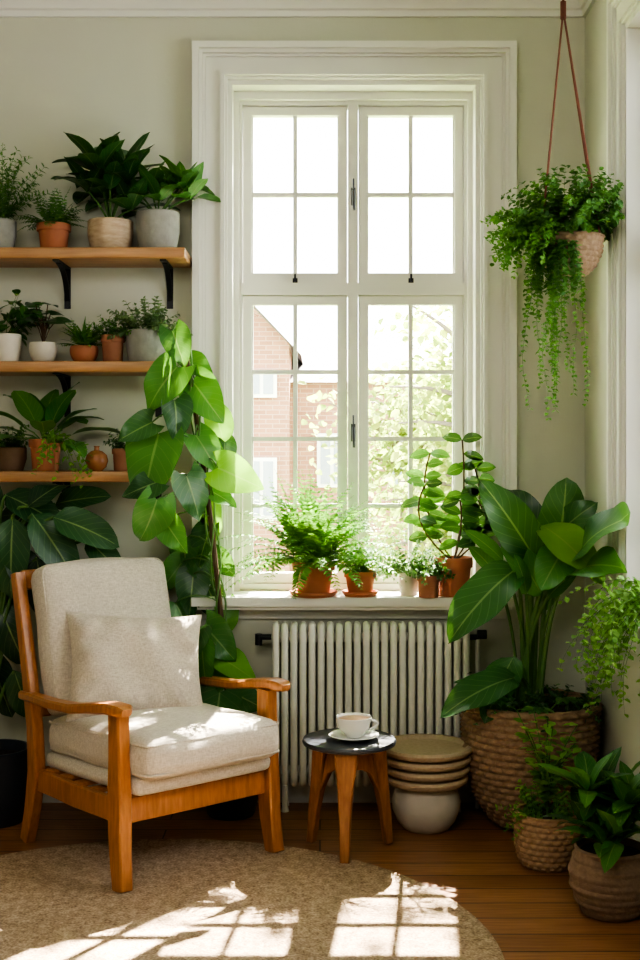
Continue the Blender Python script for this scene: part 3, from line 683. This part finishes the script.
# ------------------------------------------------------------------ stacked trays + bowl
mb=MB(); c=V((.385,4.46,0))
mb.lathe([(0,0),(.075,0),(.085,.006),(.105,.03),(.122,.07),(.125,.10),(.115,.135),(.098,.155),(.09,.16),(0,.158)],c,M_white,44); mb.build('ceramic_bowl',c)
mb=MB()
for k in range(4):
    z=.161+k*.036; r=.142+.006*k
    pr=[(0,z),(r*.8,z),(r*.95,z+.006),(r+.006,z+.016),(r+.009,z+.026),(r+.004,z+.035),(r-.008,z+.0345)]
    if k==3: pr+=[(r-.02,z+.022),(r*.6,z+.016),(0,z+.015)]
    else: pr+=[(0,z+.034)]
    mb.lathe(pr,c,M_rattan,60,lambda th,i:.0015*math.cos(th*60) if 2<=i<=5 else 0)
mb.build('rattan_tray_stack',c)

# ------------------------------------------------------------------ exterior
GZ=-4.0
mb=MB(); mb.box((-60,6,GZ-.2),(60,90,GZ),M_grass); mb.build('ground_outside')
mb=MB()
y=20
mb.add([(-5.5,y,GZ),(-.5,y,GZ),(-.5,y,3.1),(-3,y,5.6),(-5.5,y,3.1),(-5.5,y+8,GZ),(-.5,y+8,GZ),(-.5,y+8,3.1),(-3,y+8,5.6),(-5.5,y+8,3.1)],[(0,1,2,3,4),(1,6,7,2),(0,4,9,5)],M_brick)
mb.add([(-.3,y-.3,2.9),(-3,y-.3,5.75),(-3,y+8,5.75),(-.3,y+8,2.9),(-5.7,y-.3,2.9),(-5.7,y+8,2.9)],[(0,3,2,1),(1,2,5,4)],M_roof)
mb.box((-.5,y+.6,GZ),(6,y+7,2.55),M_brick)
mb.add([(-.5,y+.4,2.5),(6.2,y+.4,2.5),(6.2,y+3.5,3.3),(-.5,y+3.5,3.3)],[(0,1,2,3)],M_roof)
for (x,z,w,h,yy) in ((-.95,2.45,.5,.45,y),(-.95,.75,.5,1.0,y),(-2.6,2.4,.7,.9,y),(-2.6,.6,.7,1.1,y),(.2,1.2,.5,.9,y+.6),(1.4,1.2,.5,.9,y+.6),(.2,-.6,.5,.9,y+.6)):
    mb.box((x-w/2,yy-.06,z-h/2),(x+w/2,yy,z+h/2),M_trim); mb.box((x-w/2+.06,yy-.08,z-h/2+.06),(x-.03,yy-.05,z+h/2-.06),M_winext); mb.box((x+.03,yy-.08,z-h/2+.06),(x+w/2-.06,yy-.05,z+h/2-.06),M_winext)
mb.build('brick_house')
def tree(c,top,rad,nb,nl,name='tree',ls=.16,lo=.5,el=(-.1,1.1)):
    mb=MB(); c=V(c); top=V(top); mb.tube(bez(c,(c+top)*.5+V((.2,0,0)),top,10),[.16-.009*k for k in range(11)],M_bark,8)
    for i in range(nb):
        a=rv(0,6.28); st=c+(top-c)*rv(lo,.98); e=rv(*el); en=st+V((math.cos(a)*math.cos(e),math.sin(a)*math.cos(e),math.sin(e)))*rad*rv(.5,1.1)
        pts=bez(st,(st+en)*.5+V((0,0,.25)),en,7); mb.tube(pts,[.05-.006*k for k in range(8)] if lo<.8 else [.025-.003*k for k in range(8)],M_bark,5)
        for k in range(nl):
            p=R.choice(pts[2:])+V((rv(-1,1),rv(-1,1),rv(-1,1)))*rad*.2
            tiny(mb,p,V((rv(-1,1),rv(-1,1),rv(-1,.5))),V((rv(-1,1),rv(-1,1),1)),ls*rv(.6,1.2),ls*.7,M_tree)
    mb.build(name,c)
tree((2.3,12.5,GZ),(2.0,12.5,2.0),1.55,80,140,ls=.11)
tree((1.6,16.5,GZ),(1.4,16.5,1.9),1.7,40,110,ls=.13)
tree((4.6,16.5,GZ),(3.0,16.5,4.4),2.0,34,16,ls=.13,lo=.7)
# tall sparse tree added out of view: its crown dapples the sun on the rug
tree((4.2,9.6,GZ),(1.9,8.9,6.6),2.0,26,26,ls=.12,lo=.86,el=(-.15,.9))

# ------------------------------------------------------------------ light
w=bpy.data.worlds.new('World'); sc.world=w; w.use_nodes=True; bg=w.node_tree.nodes['Background']
bg.inputs['Color'].default_value=(.95,.98,1,1); bg.inputs['Strength'].default_value=6.8
def sun(name,d,en,ang,col):
    l=bpy.data.lights.new(name,'SUN'); l.energy=en; l.angle=math.radians(ang); l.color=col
    o=bpy.data.objects.new(name,l); sc.collection.objects.link(o); o.rotation_euler=V(d).to_track_quat('-Z','Y').to_euler(); return o
sun('sun',(-.62,-1,-1.10),78,.5,(1,.925,.80))
sun('added_sun',(-.10,-1,-1.17),46,.5,(1,.935,.82))  # second sun, added to throw the right-hand window patch on the rug
def area(name,loc,d,sx,sy,en,col,portal=False):
    l=bpy.data.lights.new(name,'AREA'); l.shape='RECTANGLE'; l.size=sx; l.size_y=sy; l.energy=en; l.color=col
    if portal: l.cycles.is_portal=True
    o=bpy.data.objects.new(name,l); sc.collection.objects.link(o); o.location=loc; o.rotation_euler=V(d).to_track_quat('-Z','Y').to_euler(); return o
area('window_portal',((wx0+wx1)/2,5.12,(wz0+wz1)/2),(0,-1,0),1.0,2.1,1,(1,1,1),True)
area('window_portal',(XR+.32,(sy0+sy1)/2,(wz0+wz1)/2),(-1,0,0),1.25,2.1,1,(1,1,1),True)
area('added_fill',(-.6,.4,3.0),(.1,.9,-.75),2.2,1.4,50,(1,.97,.905))  # unseen area light added to fill the room from the camera side

cam=bpy.data.cameras.new('camera'); co=bpy.data.objects.new('camera',cam); sc.collection.objects.link(co)
co.location=(0,0,1.37); co.rotation_euler=(math.pi/2,0,0); cam.sensor_width=36; cam.lens=46.1; cam.shift_y=-.031; cam.clip_start=.05
sc.camera=co
sc.view_settings.view_transform='AgX'
try: sc.view_settings.look='AgX - High Contrast'
except Exception: pass
sc.view_settings.exposure=0.22
